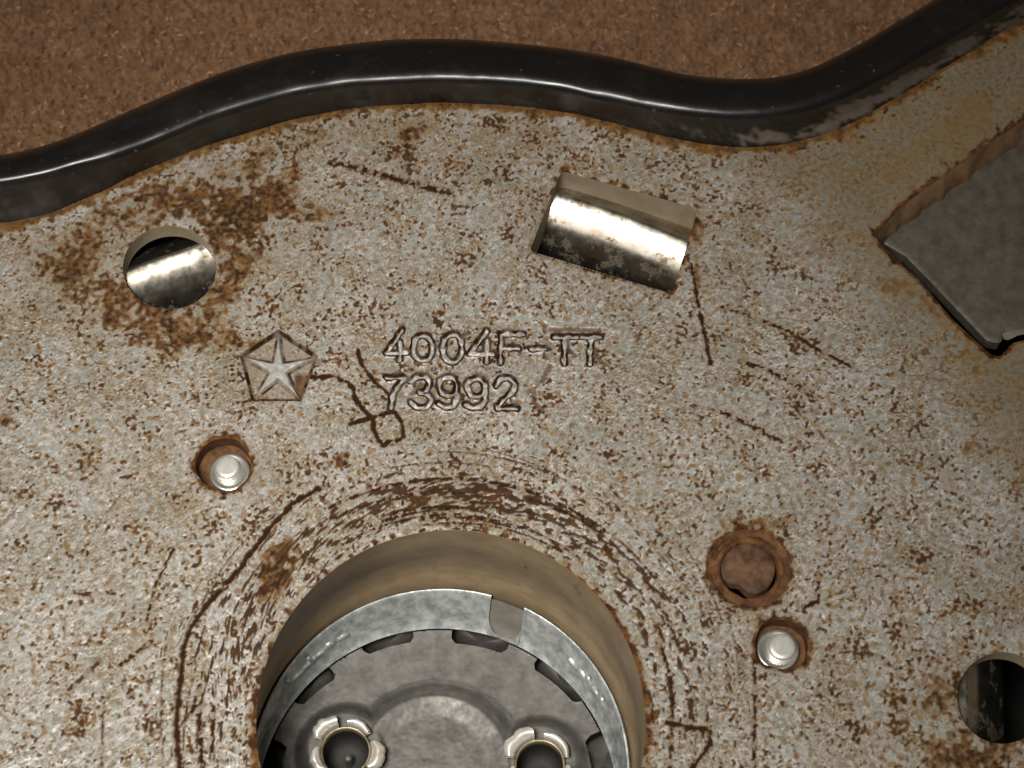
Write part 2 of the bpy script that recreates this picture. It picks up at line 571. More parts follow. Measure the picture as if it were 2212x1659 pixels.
shine *= 1 - .9 * sp * sst(-.5, .5, FS - thr - .75 + .5 * noise(NB, X, Y, 4 * mm, 32, 9, 9))
sp2 = sst(.75 - .7 * dens, 1.5 - .7 * dens, noise(NF, X, Y, 1.3 * mm, 8, 55, 700) + .35 * mid)
grime = np.maximum(grime, .75 * sp2)
# broad blooms of olive stain and red rust; upper-right olive also paints in shade
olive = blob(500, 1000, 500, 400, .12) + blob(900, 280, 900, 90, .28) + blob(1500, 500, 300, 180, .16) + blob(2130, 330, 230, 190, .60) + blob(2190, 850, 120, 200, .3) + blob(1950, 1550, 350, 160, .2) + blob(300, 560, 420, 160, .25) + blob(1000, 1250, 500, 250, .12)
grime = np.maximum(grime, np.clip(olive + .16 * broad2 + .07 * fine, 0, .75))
bl = (blob(500, 480, 105, 80, 1.5) + blob(640, 458, 100, 18, .8, .1) + blob(400, 440, 120, 50, .55) + blob(585, 370, 75, 55, .75) + blob(180, 600, 95, 45, 1.0, .5) + blob(330, 720, 110, 40, .85, .2) + blob(350, 660, 140, 55, .7)
      + blob(480, 620, 60, 60, .6) + blob(250, 470, 140, 45, .75, -.4) + blob(420, 730, 120, 30, .55) + blob(110, 560, 60, 40, .65) + blob(880, 320, 40, 60, .75)
      + blob(660, 290, 60, 25, .65) + blob(1505, 470, 22, 45, .9) + blob(1508, 590, 12, 50, .7) + blob(1205, 360, 40, 14, .9) + blob(1930, 620, 40, 20, .9)
      + blob(2010, 650, 70, 22, .75, .8) + blob(2110, 770, 60, 35, .8, .7) + blob(2190, 1600, 160, 90, .55) + blob(2020, 1480, 60, 60, .5) + blob(2120, 970, 45, 30, .6)
      + blob(595, 1225, 36, 62, 1.5, .5) + blob(1620, 1130, 90, 16, .75) + blob(530, 740, 60, 12, .5) + blob(10, 905, 22, 22, 1.2) + blob(735, 995, 42, 16, .8, -.3)
      + blob(2050, 1640, 200, 50, .4) + blob(1900, 1560, 160, 90, .22))
bl2 = .88 * bl + (.34 * mid + .22 * fine2 + .12 * fine + .28 * broad2) * np.clip(.10 + 1.4 * bl, 0, 1)
blm = sst(.40, 1.05, bl2)
rust = np.maximum(rust, blm * np.clip(.90 + .13 * fine + .08 * small, .3, 1))
grime = np.maximum(grime, .8 * sst(.12, .6, bl2))
Z -= blm * .02 * mm * (1 + .5 * fine)
shine *= 1 - .8 * blm * np.clip(sst(.3, 1.2, -fine2 + .6 * mid) + blob(505, 470, 60, 55, 1.0) + blob(120, 580, 50, 30, .6), 0, 1)
# ochre line of rust all along the black rim
dI = np.full(X.shape, 1.0)
line_dist(dI, PL(cI)[:, :2], xs, ys, 7 * mm, X, Y)
edge = np.clip(1 - dI / (np.clip(1.2 + .5 * broad2 + .3 * mid, .35, 3.2) * mm), 0, 1)
grime = np.maximum(grime, .95 * sst(0, .55, edge))
rust = np.maximum(rust, .75 * sst(.35, .8, edge + .18 * mid * (edge > .05)))
# turning marks: rusty arcs round the big opening
CX, CY = PL(HOLE_C)[:, 0].mean(), PL(HOLE_C)[:, 1].mean()
RC = np.hypot(PL(HOLE_C)[:, 0] - CX, PL(HOLE_C)[:, 1] - CY).mean()
rad = np.hypot(X - CX, Y - CY)
ang = np.arctan2(Y - CY, X - CX)
arc = samp(NS, ang * rad.clip(.01) / (4.0 * mm) * 8, (rad - RC) / (.80 * mm) * 8)
arc2 = samp(NS, ang * RC / (9.0 * mm) * 8 + 333, (rad - RC) / (1.5 * mm) * 8 + 90)
rr = (rad - RC) / mm
topw = np.exp(-((ang - 1.52) / .62) ** 2)
zone = np.exp(-((rr - 4.6) / 1.9) ** 2) * topw + .55 * np.exp(-((rr - 3.4) / 2.6) ** 2) * (.35 + .65 * np.exp(-((ang - .55) / .6) ** 2)) + .55 * np.exp(-((rr - 3.6) / 2.6) ** 2) * np.exp(-((ang - 2.6) / .5) ** 2)
a_ = sst(.85, 1.15, .55 * arc + .60 * arc2 + 1.25 * zone - .1)
a_ *= (rr > -.2) & (rr < 10)
shine *= 1 - .75 * a_
rust = np.maximum(rust, .95 * a_)
Z -= a_ * .05 * mm
scr = sst(1.55, 2.0, samp(NS, ang * RC / (3.5 * mm) * 8 + 50, (rad - RC) / (.55 * mm) * 8 + 700)) * np.exp(-np.clip(rr - 2, 0, 99) / 9) * (rr < 22)
rust = np.maximum(rust, .8 * scr)
shine *= 1 - .9 * scr
Z -= scr * .04 * mm
rim = np.exp(-(np.clip(rr, 0, 9) / .38) ** 2)
rust = np.maximum(rust, sst(.25, .7, rim + .35 * mid * (rr < 1.2)) * (rr < 1.5))
grime = np.maximum(grime, .6 * np.exp(-(np.clip(rr, 0, 9) / .8) ** 2))
# straight drag scratches over the whole sheet, faint
sx = samp(NS, (X * .86 - Y * .5) / (4.5 * mm) * 8, (X * .5 + Y * .86) / (.5 * mm) * 8)
fa = sst(1.9, 2.4, sx) * np.clip(.5 + .5 * broad, 0, 1) * sst(1200, 1700, TX)
sx2 = samp(NS, (X * .45 + Y * .9) / (4.5 * mm) * 8 + 40, (X * .9 - Y * .45) / (.5 * mm) * 8)
fa2 = sst(1.9, 2.4, sx2) * np.clip(.5 + .5 * broad2, 0, 1) * sst(900, 500, TX) * sst(900, 1300, TY)
for q in (fa, fa2):
    grime = np.maximum(grime, .7 * q)
    Z -= q * .02 * mm

# named scratches, read off the photograph: points, half width (photo units), depth (mm), rust strength, breaks
SCR = [
    ([(672, 813), (722, 813), (750, 825), (765, 840), (767, 860), (781, 880), (807, 904), (806, 925), (811, 940), (827, 961), (842, 952)], 5.0, .10, 1, 0),
    ([(773, 755), (781, 785), (811, 825), (839, 850)], 4.5, .10, 1, 0),
    ([(754, 916), (803, 901), (853, 888), (871, 920), (870, 945), (858, 952)], 4.5, .09, 1, 0),
    ([(387, 1690), (387, 1659), (381, 1563), (387, 1489), (398, 1396), (413, 1355), (446, 1306), (520, 1225), (580, 1143), (632, 1087), (688, 1054)], 5.5, .12, 1, 0),
    ([(431, 1481), (413, 1541)], 4.5, .06, 1, .2), ([(428, 1526), (432, 1580), (439, 1680)], 5.5, .06, 1, .15), ([(461, 1526), (457, 1637)], 4.5, .06, 1, .2),
    ([(223, 1518), (219, 1680)], 3.0, .05, .9, .2), ([(375, 1184), (335, 1265), (316, 1340)], 3.5, .06, 1, .2), ([(327, 1384), (260, 1436)], 5.5, .05, 1, .1),
    ([(260, 1068), (201, 1150)], 3.5, .04, .6, .3), ([(212, 1433), (141, 1496)], 5.5, .04, .9, .12), ([(380, 1345), (358, 1400), (350, 1470), (348, 1560), (352, 1659)], 2.5, .04, .8, .4),
    ([(1494, 570), (1506, 640), (1520, 710), (1536, 785)], 4.2, .10, 1, 0), ([(1560, 662), (1640, 690), (1705, 715), (1760, 750), (1850, 798)], 5.0, .06, 1, .25),
    ([(1600, 780), (1660, 800), (1720, 830), (1765, 860)], 6.5, .05, 1, .2), ([(1558, 890), (1615, 915), (1685, 952)], 6.5, .05, 1, .12),
    ([(1440, 1561), (1490, 1570), (1535, 1577), (1532, 1610), (1512, 1640), (1490, 1665)], 5.2, .09, 1, 0), ([(1450, 1470), (1452, 1560), (1446, 1680)], 4.5, .08, 1, .2),
    ([(1630, 1425), (1632, 1500), (1628, 1690)], 4.2, .09, 1, .05), ([(1425, 1380), (1448, 1460), (1455, 1520)], 4.5, .08, 1, .2), ([(1400, 1260), (1440, 1330), (1468, 1400)], 4, .07, 1, .3),
    ([(1868, 1408), (1905, 1420), (1935, 1445), (1952, 1465)], 5, .06, .9, .2), ([(1770, 1240), (1765, 1300), (1740, 1312)], 6, .05, 1, .1), ([(1755, 1400), (1735, 1440)], 3, .05, .8, .2),
    ([(715, 352), (745, 356), (800, 370), (860, 388), (910, 402), (970, 416)], 8.5, .05, 1, .02), ([(884, 300), (882, 340), (880, 392)], 7, .04, .85, .45), ([(545, 1030), (560, 1080)], 2, .03, .4, .5),
    ([(1995, 812), (2040, 826)], 4, .04, .7, .4), ([(1995, 1020), (2060, 1052)], 3, .04, .6, .5), ([(1880, 930), (2000, 1010)], 2.5, .03, .55, .5), ([(1400, 860), (1520, 900)], 2.5, .03, .5, .5),
    ([(1780, 1440), (1775, 1560)], 2.5, .04, .7, .5), ([(1565, 1290), (1590, 1400), (1600, 1480)], 2.6, .04, .55, .4), ([(620, 1040), (700, 1010), (770, 985)], 3, .03, .5, .5),
    ([(1640, 740), (1500, 715), (1420, 690)], 2.2, .03, .45, .5), ([(470, 880), (520, 900), (525, 870)], 3, .03, .7, .4), ([(2180, 720), (2150, 900), (2160, 1050)], 2.2, .03, .5, .5),
    ([(700, 800), (700, 800.5)], 3, .0, 0, 0),
]
_g = np.random.default_rng(77)
for k in range(12):
    a0_ = _g.uniform(.85, 1.7)
    aa_ = np.linspace(a0_, a0_ + _g.uniform(.3, .9), 14)
    rr_ = RC + (_g.uniform(1.0, 6.2) + np.linspace(0, _g.uniform(-.4, .5), 14)) * mm
    SCR.append((np.stack([CX + rr_ * np.cos(aa_), CY + rr_ * np.sin(aa_)], -1), _g.uniform(2.4, 5.2), .05, 1, _g.uniform(0, .25)))
for k in range(30):
    side = k % 3
    a0_ = (_g.uniform(-.5, .75), _g.uniform(2.2, 3.3), _g.uniform(.9, 2.3))[side]
    ln_ = _g.uniform(.12, .5)
    r0_ = RC + _g.uniform(1.2, 9.5) * mm
    aa_ = np.linspace(a0_, a0_ + ln_, 9)
    rr_ = r0_ + np.linspace(0, _g.uniform(-.5, .9) * mm, 9)
    SCR.append((np.stack([CX + rr_ * np.cos(aa_), CY + rr_ * np.sin(aa_)], -1), _g.uniform(1.6, 3.4), .04, _g.uniform(.6, 1), _g.uniform(0, .4)))
for pts, hw, dep, rs, brk in SCR:
    pw = PL(pts)[:, :2] if isinstance(pts, list) else pts
    w = 1.1 * hw * TU
    d = np.full(X.shape, 1.0)
    line_dist(d, pw, xs, ys, 4 * w + .2 * mm, X, Y)
    near = d < 4 * w
    dd = d[near] + (.20 * mid[near] + .17 * fine2[near] + .12 * small[near]) * w
    k = 1 - sst(.55 * w, 1.25 * w, dd)
    if brk:
        k *= sst(brk - .75, brk - .35, fine2[near] * .8 + mid[near] * .4)
    rust[near] = np.maximum(rust[near], rs * k)
    shine[near] *= 1 - k
    Z[near] -= dep * mm * k
    grime[near] = np.maximum(grime[near], .5 * rs * np.exp(-(d[near] / (2.0 * w)) ** 2))

# ---- stamped characters
HW = 8.0 * TU


def z5(p):
    return [(768 + .2728 * x, 685.8 + .2728 * y) for x, y in p]


def loop(p):
    return p + [p[0]]


def rnd(p):
    return [tuple(q) for q in smooth_curve(p, 26, 22)]


CHARS = [
    ('stamped_digit', '4', [[(370, 95), (245, 278), (405, 278)], [(352, 190), (352, 335)]]),
    ('stamped_digit', '0', [loop([(500, 140), (570, 140), (605, 190), (605, 290), (565, 335), (500, 335), (458, 290), (458, 190)])]),
    ('stamped_digit', '0', [loop([(735, 135), (800, 135), (842, 190), (842, 295), (800, 348), (735, 348), (693, 295), (693, 190)])]),
    ('stamped_digit', '4', [[(1040, 105), (905, 288), (1085, 288)], [(1040, 180), (1040, 350)]]),
    ('stamped_letter', 'F', [[(1150, 350), (1150, 128), (1335, 128)], [(1150, 240), (1295, 240)]]),
    ('stamped_dash', '-', [[(1388, 245), (1500, 245)]]),
    ('stamped_letter', 'T', [[(1568, 150), (1752, 150)], [(1655, 150), (1655, 372)]]),
    ('stamped_letter', 'T', [[(1790, 150), (1940, 150)], [(1860, 150), (1860, 366)]]),
    ('stamped_digit', '7', [[(240, 472), (385, 472), (330, 545), (292, 615), (282, 712)]]),
    ('stamped_digit', '3', [[(445, 505), (480, 468), (555, 468), (588, 515), (565, 570), (505, 592), (570, 605), (605, 650), (560, 712), (485, 712), (440, 670)]]),
    ('stamped_digit', '9', [loop([(700, 470), (765, 470), (800, 510), (800, 570), (765, 612), (700, 612), (665, 570), (665, 510)]), [(800, 540), (803, 640), (770, 700), (705, 712), (655, 680)]]),
    ('stamped_digit', '9', [loop([(920, 482), (985, 482), (1022, 520), (1022, 580), (985, 622), (920, 622), (885, 580), (885, 520)]), [(1024, 550), (1024, 650), (990, 706), (925, 714), (868, 682)]]),
    ('stamped_digit', '2', [[(1112, 540), (1140, 485), (1215, 472), (1265, 515), (1250, 580), (1180, 645), (1112, 715), (1280, 715)]]),
]
label = np.zeros(X.shape, np.int16)
ghost = [z5(p) for p in ([(1545, 92), (1770, 92)], [(1800, 98), (1930, 98)], [(1410, 560), (1420, 670), (1490, 745)], [(1540, 380), (1480, 500)], [(1500, 60), (1500, 110)], [(1700, 260), (1740, 300)],
                         [(870, 130), (900, 120)], [(450, 600), (520, 525)], [(1900, 250), (1935, 330), (1975, 370)])]
for g in ghost:
    d = np.full(X.shape, 1.0)
    line_dist(d, PL(g)[:, :2], xs, ys, 1.2 * mm, X, Y)
    k = 1 - sst(.35 * HW, .9 * HW, d)
    Z -= .10 * mm * k
    rust = np.maximum(rust, .75 * k)
bestd = np.full(X.shape, 1.0)
for ci, (nm, chx, strokes) in enumerate(CHARS):
    d = np.full(X.shape, 1.0)
    for s in strokes:
        if len(s) > 4:
            s = [tuple(q) for q in smooth_curve(s, 40, 9)] if s[0] != s[-1] else loop([tuple(q) for q in round_poly(s[:-1], 28, 4)])
        line_dist(d, PL(z5(s))[:, :2], xs, ys, 1.6 * mm, X, Y)
    m = d < 1.22 * HW
    m &= d < bestd
    label[m] = ci + 1
    bestd = np.minimum(bestd, d)
near = bestd < 1.9 * HW
d = (bestd[near] + (.13 * mid[near] + .10 * fine2[near]) * HW) / HW
Z[near] = Z[near] * sst(.5, 1.5, d) - (.34 + .09 * mid[near]) * mm * (1 - sst(.2, 1.1, d)) + .05 * mm * np.exp(-((d - 1.25) / .22) ** 2)
g = np.exp(-((d - .84) / .40) ** 2)
rust[near] = np.maximum(rust[near] * sst(.2, 1.2, d), 1.0 * sst(.1, .7, g) * np.clip(.95 + .12 * mid[near], 0, 1))
grime[near] = np.where(d < .9, .18, grime[near])
shine[near] *= 1 - sst(.15, .6, g)
tone[near] = np.where(d < .34, .74, tone[near])
shine[near] = np.where(d < .32, .45, shine[near])

# ---- stamped emblem: five-pointed star raised inside a sunken pentagon
tips = [(602, 716), (683, 770), (648, 862), (547, 862), (522, 768)]
ctr = np.array([600.5, 799.0])
star = []
for i in range(5):
    a, b2 = np.array(tips[i], float), np.array(tips[(i + 1) % 5], float)
    star.append(ctr + (a - ctr) * .96)
    md = (a + b2) / 2 - ctr
    star.append(ctr + md / np.hypot(*md) * 20.0)
pent = PL(tips)[:, :2]
star = PL(star)[:, :2]
i0, i1 = np.searchsorted(xs, [pent[:, 0].min() - 1.2 * mm, pent[:, 0].max() + 1.2 * mm])
j0, j1 = np.searchsorted(ys, [pent[:, 1].min() - 1.2 * mm, pent[:, 1].max() + 1.2 * mm])
w = (slice(j0, j1), slice(i0, i1))
dp, _, _ = seg_near(pent, X[w], Y[w])
ds, _, _ = seg_near(star, X[w], Y[w])
inp = 1 - sst(-.12 * mm, .22 * mm, dp)
st_ = 1 - sst(-.24 * mm, .10 * mm, ds)
Z[w] = Z[w] * (1 - .8 * inp) - .34 * mm * inp + .40 * mm * st_ * inp
out_g = sst(.15, .7, np.exp(-((dp - .02 * mm) / (.24 * mm)) ** 2)) * np.clip(.85 + .2 * mid[w], 0, 1)
foot = sst(.15, .8, np.exp(-((ds - .12 * mm) / (.15 * mm)) ** 2)) * inp * np.clip(.75 + .3 * mid[w], 0, 1)
rust[w] = np.maximum(rust[w] * (1 - .6 * inp), np.maximum(out_g, foot))
shine[w] *= 1 - np.clip(out_g + foot, 0, 1)
rust[w] = np.maximum(rust[w], inp * (1 - st_) * np.clip(.02 + .22 * mid[w] + .15 * fine[w], 0, .9))
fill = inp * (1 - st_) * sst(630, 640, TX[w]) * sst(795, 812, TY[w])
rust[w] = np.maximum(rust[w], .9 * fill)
grime[w] = np.maximum(grime[w] * (1 - inp), .42 * inp * (1 - st_))
tone[w] = np.where(st_ > .5, .70 + .06 * fine[w], tone[w])
shine[w] = np.where(st_ > .5, .38, shine[w])
lab = label[w]
lab[dp < .2 * mm] = 99
label[w] = lab

# ---- smooth, dim upper right shoulder of the sheet: fewer pits, thin olive film, shade painted into the tone
sm_shade = sst(1650, 1950, TX + .9 * (560 - TY))
Z *= 1 - .65 * sm_shade * (label == 0)
rust *= 1 - .6 * sm_shade * sst(1.4, 3.2, dI / mm)
tone = tone * (1 - .7 * sm_shade) + .27 * .7 * sm_shade + .02 * fine * sm_shade

# ---- rolled edges and rust round the openings
flat = {'left': (.5, .25), 'right': (.5, .3), 'centre': (.5, .2), 'pin_a': (.35, .85), 'pin_b': (.35, .85), 'rivet': (.6, .8), 'slot_m': (.5, .55), 'slot_r': (.5, .9)}
for kx, (wd, rs) in flat.items():
    p = holes[kx]
    i0, i1 = np.searchsorted(xs, [p[:, 0].min() - 2 * mm, p[:, 0].max() + 2 * mm])
    j0, j1 = np.searchsorted(ys, [p[:, 1].min() - 2 * mm, p[:, 1].max() + 2 * mm])
    w = (slice(j0, j1), slice(i0, i1))
    d, _, _ = seg_near(dense(p[:, :2], .4 * mm) if kx in ('slot_m', 'slot_r') else p[:, :2], X[w], Y[w])
    k = 1 - sst(0, .35 * mm, d)
    Z[w] = Z[w] * (1 - k) - .10 * mm * k
    q = np.exp(-(np.clip(d, 0, 1) / (.45 * mm)) ** 2)
    rust[w] = np.maximum(rust[w], sst(.35, .8, q * rs * 1.2 + .28 * mid[w] * (d < 1.3 * mm)))
    grime[w] = np.maximum(grime[w], .6 * rs * np.exp(-(np.clip(d, 0, 1) / (1.0 * mm)) ** 2))

north = np.vstack([PL(cI - [0, 16])[:, :2], [[.09, .12], [-.09, .12]]])
Xs, Ys, keep = sheet_mesh(xs, ys, Z, [holes[k][:, :2] for k in holes] + [north])
quads, fk = grid_faces(keep)
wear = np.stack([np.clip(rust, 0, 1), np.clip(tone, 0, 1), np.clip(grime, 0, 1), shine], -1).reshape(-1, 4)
V = np.stack([Xs, Ys, Z], -1).reshape(-1, 3)
zy, zx = np.gradient(Z)
zx = zx / np.gradient(xs)[None, :]
zy = zy / np.gradient(ys)[:, None]
NR = np.stack([-zx, -zy, np.ones_like(zx)], -1).reshape(-1, 3)
NR /= np.linalg.norm(NR, axis=1)[:, None]
flab = np.max(np.stack([label[:-1, :-1], label[1:, :-1], label[:-1, 1:], label[1:, 1:]]), 0)


def piece(name, sel, parent):
    F = quads[sel & fk]
    u, inv = np.unique(F, return_inverse=True)
    return mesh_obj(name, V[u], inv.reshape(-1, 4), M_PLATE, parent, True, wear[u], NR[u])


def empty(name, loc, label=None, cat=None, group=None, parent=None):
    o = bpy.data.objects.new(name, None)
    o.empty_display_size = .01
    o.location = loc
    COL.objects.link(o)
    if label:
        o['label'] = label
    if cat:
        o['category'] = cat
    if group:
        o['group'] = group
    if parent:
        o.parent = parent
    return o


plate = empty('steel_plate', (0, 0, 0), 'large rust-speckled steel plate with black wavy rim, stamped star emblem and numbers', 'metal plate')
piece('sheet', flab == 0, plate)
e = piece('stamped_emblem', flab == 99, plate)
e['label'] = 'five-pointed star inside a sunken pentagon'
for ci, (nm, chx, _) in enumerate(CHARS):
    o = piece(nm, flab == ci + 1, plate)
    o['label'] = 'stamped character ' + chx if chx != '-' else 'stamped dash'

# ---- walls of the openings
def wall(name, poly, depth, mat, lip=.00005, taper=0.0, parent=plate, rings=6):
    p = np.array(poly)
    c = p.mean(0)
    out = []
    for k in range(rings):
        f = k / (rings - 1)
        q = p.copy()
        q[:, :2] = c[:2] + (p[:, :2] - c[:2]) * (1 - taper * f)
        q[:, 2] = -.00011 - f * depth
        out.append(q)
    top = p.copy()
    dxy = p[:, :2] - c[:2]
    top[:, :2] += dxy / np.linalg.norm(dxy, axis=1)[:, None] * .00022
    top[:, 2] = -.00016
    return loft(name, [top] + out, mat, parent, True, True, sharp=R(40))


wall('opening_wall', holes['left'], .0022, M_WALL)
wall('opening_wall', holes['right'], .0022, M_WALL)
wall('slot_wall', dense(holes['slot_m'], .5 * mm), .0048, M_WALL)
_t = [(1889, 508), (1949, 442), (2053, 367), (2143, 304), (2300, 195), (2400, 900), (2290, 735), (2212, 734), (2186, 741), (2172, 760), (2160, 770), (2140, 766), (2060, 692), (1989, 608), (1905, 532)]
_b2 = [(1915, 526), (1954, 495), (2053, 423), (2143, 361), (2300, 255), (2400, 900), (2290, 735), (2212, 734), (2186, 741), (2172, 760), (2160, 770), (2140, 766), (2060, 692), (1989, 608), (1918, 531)]


def _sub(p):
    q = []
    for i in range(len(p)):
        a1_, b1_ = np.array(p[i], float), np.array(p[(i + 1) % len(p)], float)
        q += [a1_ + (b1_ - a1_) * k / 12 for k in range(12)]
    return np.array(q)


_t, _b2 = _sub(_t), _sub(_b2)
_jit = noise(NG, _b2[:, 0], _b2[:, 1], 40.0, 8) * 2.0
_rows = [PL(_t, -.00016), PL(_t, -.0002)]
for f_ in (.06, .35, .7, 1.0):
    q_ = PL(_t, 0.0) * (1 - f_) + PL(_t * .22 + _b2 * .78 + np.stack([_jit, _jit], -1) * (np.abs(_b2 - _t).sum(1) > 3)[:, None], -.0028) * f_
    _rows.append(q_ + [0, 0, -.00025])
_rows.append(_rows[-1] + [0, 0, -.0012])
loft('slot_wall', _rows, M_STRIP, plate, True, True, sharp=R(40))
wall('pin_hole_wall', holes['pin_a'], .0022, M_RUSTWALL)
wall('pin_hole_wall', holes['pin_b'], .0020, M_RUSTWALL)

# depth at which the round well, straight down, ends where the photograph shows the zinc ring
def depth_for(ty_top, y):
    zz = np.linspace(0, -.06, 3000)
    yy = P(np.full(3000, 945.0), np.full(3000, float(ty_top)), zz)[:, 1]
    return float(zz[np.argmin(np.abs(yy - y))])


y_top = P(974, 1145)[1]
z_ring = depth_for(1268, y_top - .0004)
z_disc = z_ring - .0050
print('well', z_ring, z_disc, 'RC', RC)
# fit circle of the ring through the photograph's edge at the ring's height
tr = PL([(581, 1514), (628, 1434), (695, 1367), (784, 1309), (873, 1280), (940, 1274), (1007, 1279), (1061, 1289), (1132, 1316), (1186, 1342), (1253, 1398), (1311, 1478), (1333, 1537)], z_ring)


def fit(p):
    Am = np.c_[p[:, :2], np.ones(len(p))]
    s = np.linalg.lstsq(Am, -(p[:, 0] ** 2 + p[:, 1] ** 2), rcond=None)[0]
    c = -s[:2] / 2
    return c, math.sqrt(c @ c - s[2])


rcn, rrad = fit(tr)
ti = PL([(583, 1590), (628, 1514), (672, 1452), (761, 1394), (851, 1358), (940, 1346), (1029, 1357), (1074, 1371), (1141, 1403), (1208, 1452), (1275, 1514), (1315, 1577)], z_disc)
icn, irad = fit(ti)
print('ring', rcn, rrad, 'inner', icn, irad, 'well', (CX, CY), RC)


rings = []
for f, zf, k in ((0, -.00011, 1.0), (.18, None, 1.0), (.42, None, 1.0), (.43, None, 1.0025), (.6, None, 1.0025), (.84, None, 1.0025), (.85, None, .9985), (1.0, None, 1.0), (1.0001, z_ring - .0026, 1.0), (1.0002, z_ring - .0028, .992), (1.0003, z_ring - .0036, .99), (1.0004, z_disc - .006, 1.0)):
    q = holes['centre'].copy()
    un = (q[:, :2] - [CX, CY]) / np.linalg.norm(q[:, :2] - [CX, CY], axis=1)[:, None]
    g_f = min(f, 1.0)
    q[:, :2] = (q[:, :2] * (1 - g_f) + (rcn + un * rrad * 1.016) * g_f)
    q[:, :2] = rcn + (q[:, :2] - rcn) * k
    q[:, 2] = zf if zf is not None else -.00011 + (z_ring + .00011) * f
    rings.append(q)
top = holes['centre'].copy()
top[:, :2] = np.array([CX, CY]) + (top[:, :2] - [CX, CY]) * 1.006
top[:, 2] = -.00016
loft('well_wall', [top] + rings, M_WALLTAN, plate, sharp=R(35))

# ---- black rim
prof = [(0, 'OR', 0.0, .0008), (1, 'OR', .05, .0021), (2, 'OR', .14, .0031), (3, 'OR', .28, .0040), (4, 'OR', .42, .00455), (5, 'OR', .56, .0048), (6, 'OR', .70, .00488),
        (7, 'OR', .82, .00478), (8, 'OR', .92, .00455), (9, 'RI', 0.0, .0042), (10, 'RI', .07, .0039), (11, 'RI', .15, .0035)]
_k = len(prof)
prof += [(_k + i, 'RI', f, float(np.interp(f, [.15, .35, .6, .85, 1], [.0035, .0024, .0013, .0004, -.0002]))) for i, f in enumerate(np.linspace(.21, 1, 14))]
rows = []
seg = smooth_curve
for _, kind, f, z in prof:
    c2 = cO * (1 - f) + cR * f if kind == 'OR' else cR * (1 - f) + cI * f
    rows.append(P(c2[:, 0], c2[:, 1], z))
o0 = rows[0]
for dz, dy in ((-.004, .0004), (-.012, .0002), (-.024, -.001)):
    q = o0.copy()
    q[:, 2] += dz
    q[:, 1] += dy
    rows.insert(0, q)
A = np.array(rows)
m_, n_ = A.shape[:2]
tpar = np.linspace(0, 1, n_)
g_ = np.random.default_rng(3)
U_, V_ = np.meshgrid(np.arange(n_), np.arange(m_))
fv = np.array([0, 0, 0] + [f if kd_ == 'RI' else 0 for _, kd_, f, _z in prof])[:, None] * np.ones((1, n_))
al_ = np.r_[0, np.cumsum(np.linalg.norm(np.diff(A[m_ // 2], axis=0), axis=1))][None, :] * np.ones((m_, 1))
nzz = noise(NB, al_ - fv * .003, fv * .0042, .009, 32) * .6 + noise(NG, al_, fv * .004, .0013, 8) * .28
xw = A[:, :, 0]
right = sst(.010, .026, xw)
band = np.exp(-((fv - .72) / .26) ** 2) * right + .5 * right * (fv > .3)
scuff = (fv > .16) * np.clip(sst(.15, 1.25, nzz + .95 * band - .35) * (.12 + .88 * right), 0, 1) * sst(.15, .3, fv)
soft = (fv > .05) * np.clip(.55 + .4 * nzz, 0, 1)
kink = noise(NB, al_, al_ * 0, .013, 32, 3, 500)
A[:, :, 1] += .00004 * kink * (np.arange(m_)[:, None] > 3)
A[:, :, 2] += np.where(fv > .2, .00004 * nzz, 0) + .00002 * noise(NB, al_, al_ * 0, .009, 32, 90, 20) * (np.arange(m_)[:, None] > 5)
idx = np.arange(m_ * n_).reshape(m_, n_)
q = np.stack([idx[:-1, :-1], idx[1:, :-1], idx[1:, 1:], idx[:-1, 1:]], -1).reshape(-1, 4)
rim_o = mesh_obj('rim', A.reshape(-1, 3), q, M_TRIM, plate, True, np.stack([scuff, soft, soft * 0, soft * 0 + 1], -1).reshape(-1, 4))
rim_o['label'] = 'glossy black wavy rim'

# ---- pins in their little holes
def pin(poly, cx, cy, r, wx, wy, zf, name='locating_pin'):
    ctr3 = P(cx, cy, -.0008)
    o = empty(name, (float(ctr3[0]), float(ctr3[1]), zf), parent=plate)
    a = np.linspace(0, 2 * np.pi, 40, endpoint=False)
    cir = np.stack([np.cos(a), np.sin(a), 0 * a], -1)
    h = -.0008 - zf
    prf = [(1.1, 0), (1.06, h * .4), (1.03, h * .6), (1.0, h * .80), (.95, h * .92), (.85, h * .98), (.6, h)]
    loft('pin_head', [cir * [r * k, r * k, 0] + [0, 0, z] for k, z in prf], M_PIN, o, cap=True)
    wc = P(wx, wy, -.0014) - np.array(o.location)
    rr_ = [(1.0, -.0004), (1.0, 0), (.965, .00008), (.85, .0001), (.66, -.00006), (.5, -.0001)]
    loft('washer', [cir * [44 * TU * k, 44 * TU * k, 0] + [wc[0], wc[1], wc[2] + z] for k, z in rr_], M_WASHER, o, cap=True)
    p = np.array(poly)
    cc = p.mean(0)
    rows = []
    for k in (1.25, .9, .5):
        q = p.copy()
        q[:, :2] = cc[:2] + (p[:, :2] - cc[:2]) * k
        q[:, :2] -= [ctr3[0], ctr3[1]]
        q[:, 2] = -.0001
        rows.append(q)
    loft('hole_floor', rows, M_RUST, o, cap=True)
    return o


pin(holes['pin_a'], 491, 1008, 26.5 * TU, 496, 1020, -.0019)
pin(holes['pin_b'], 1690, 1396, 28.5 * TU, 1680, 1404, -.0019)

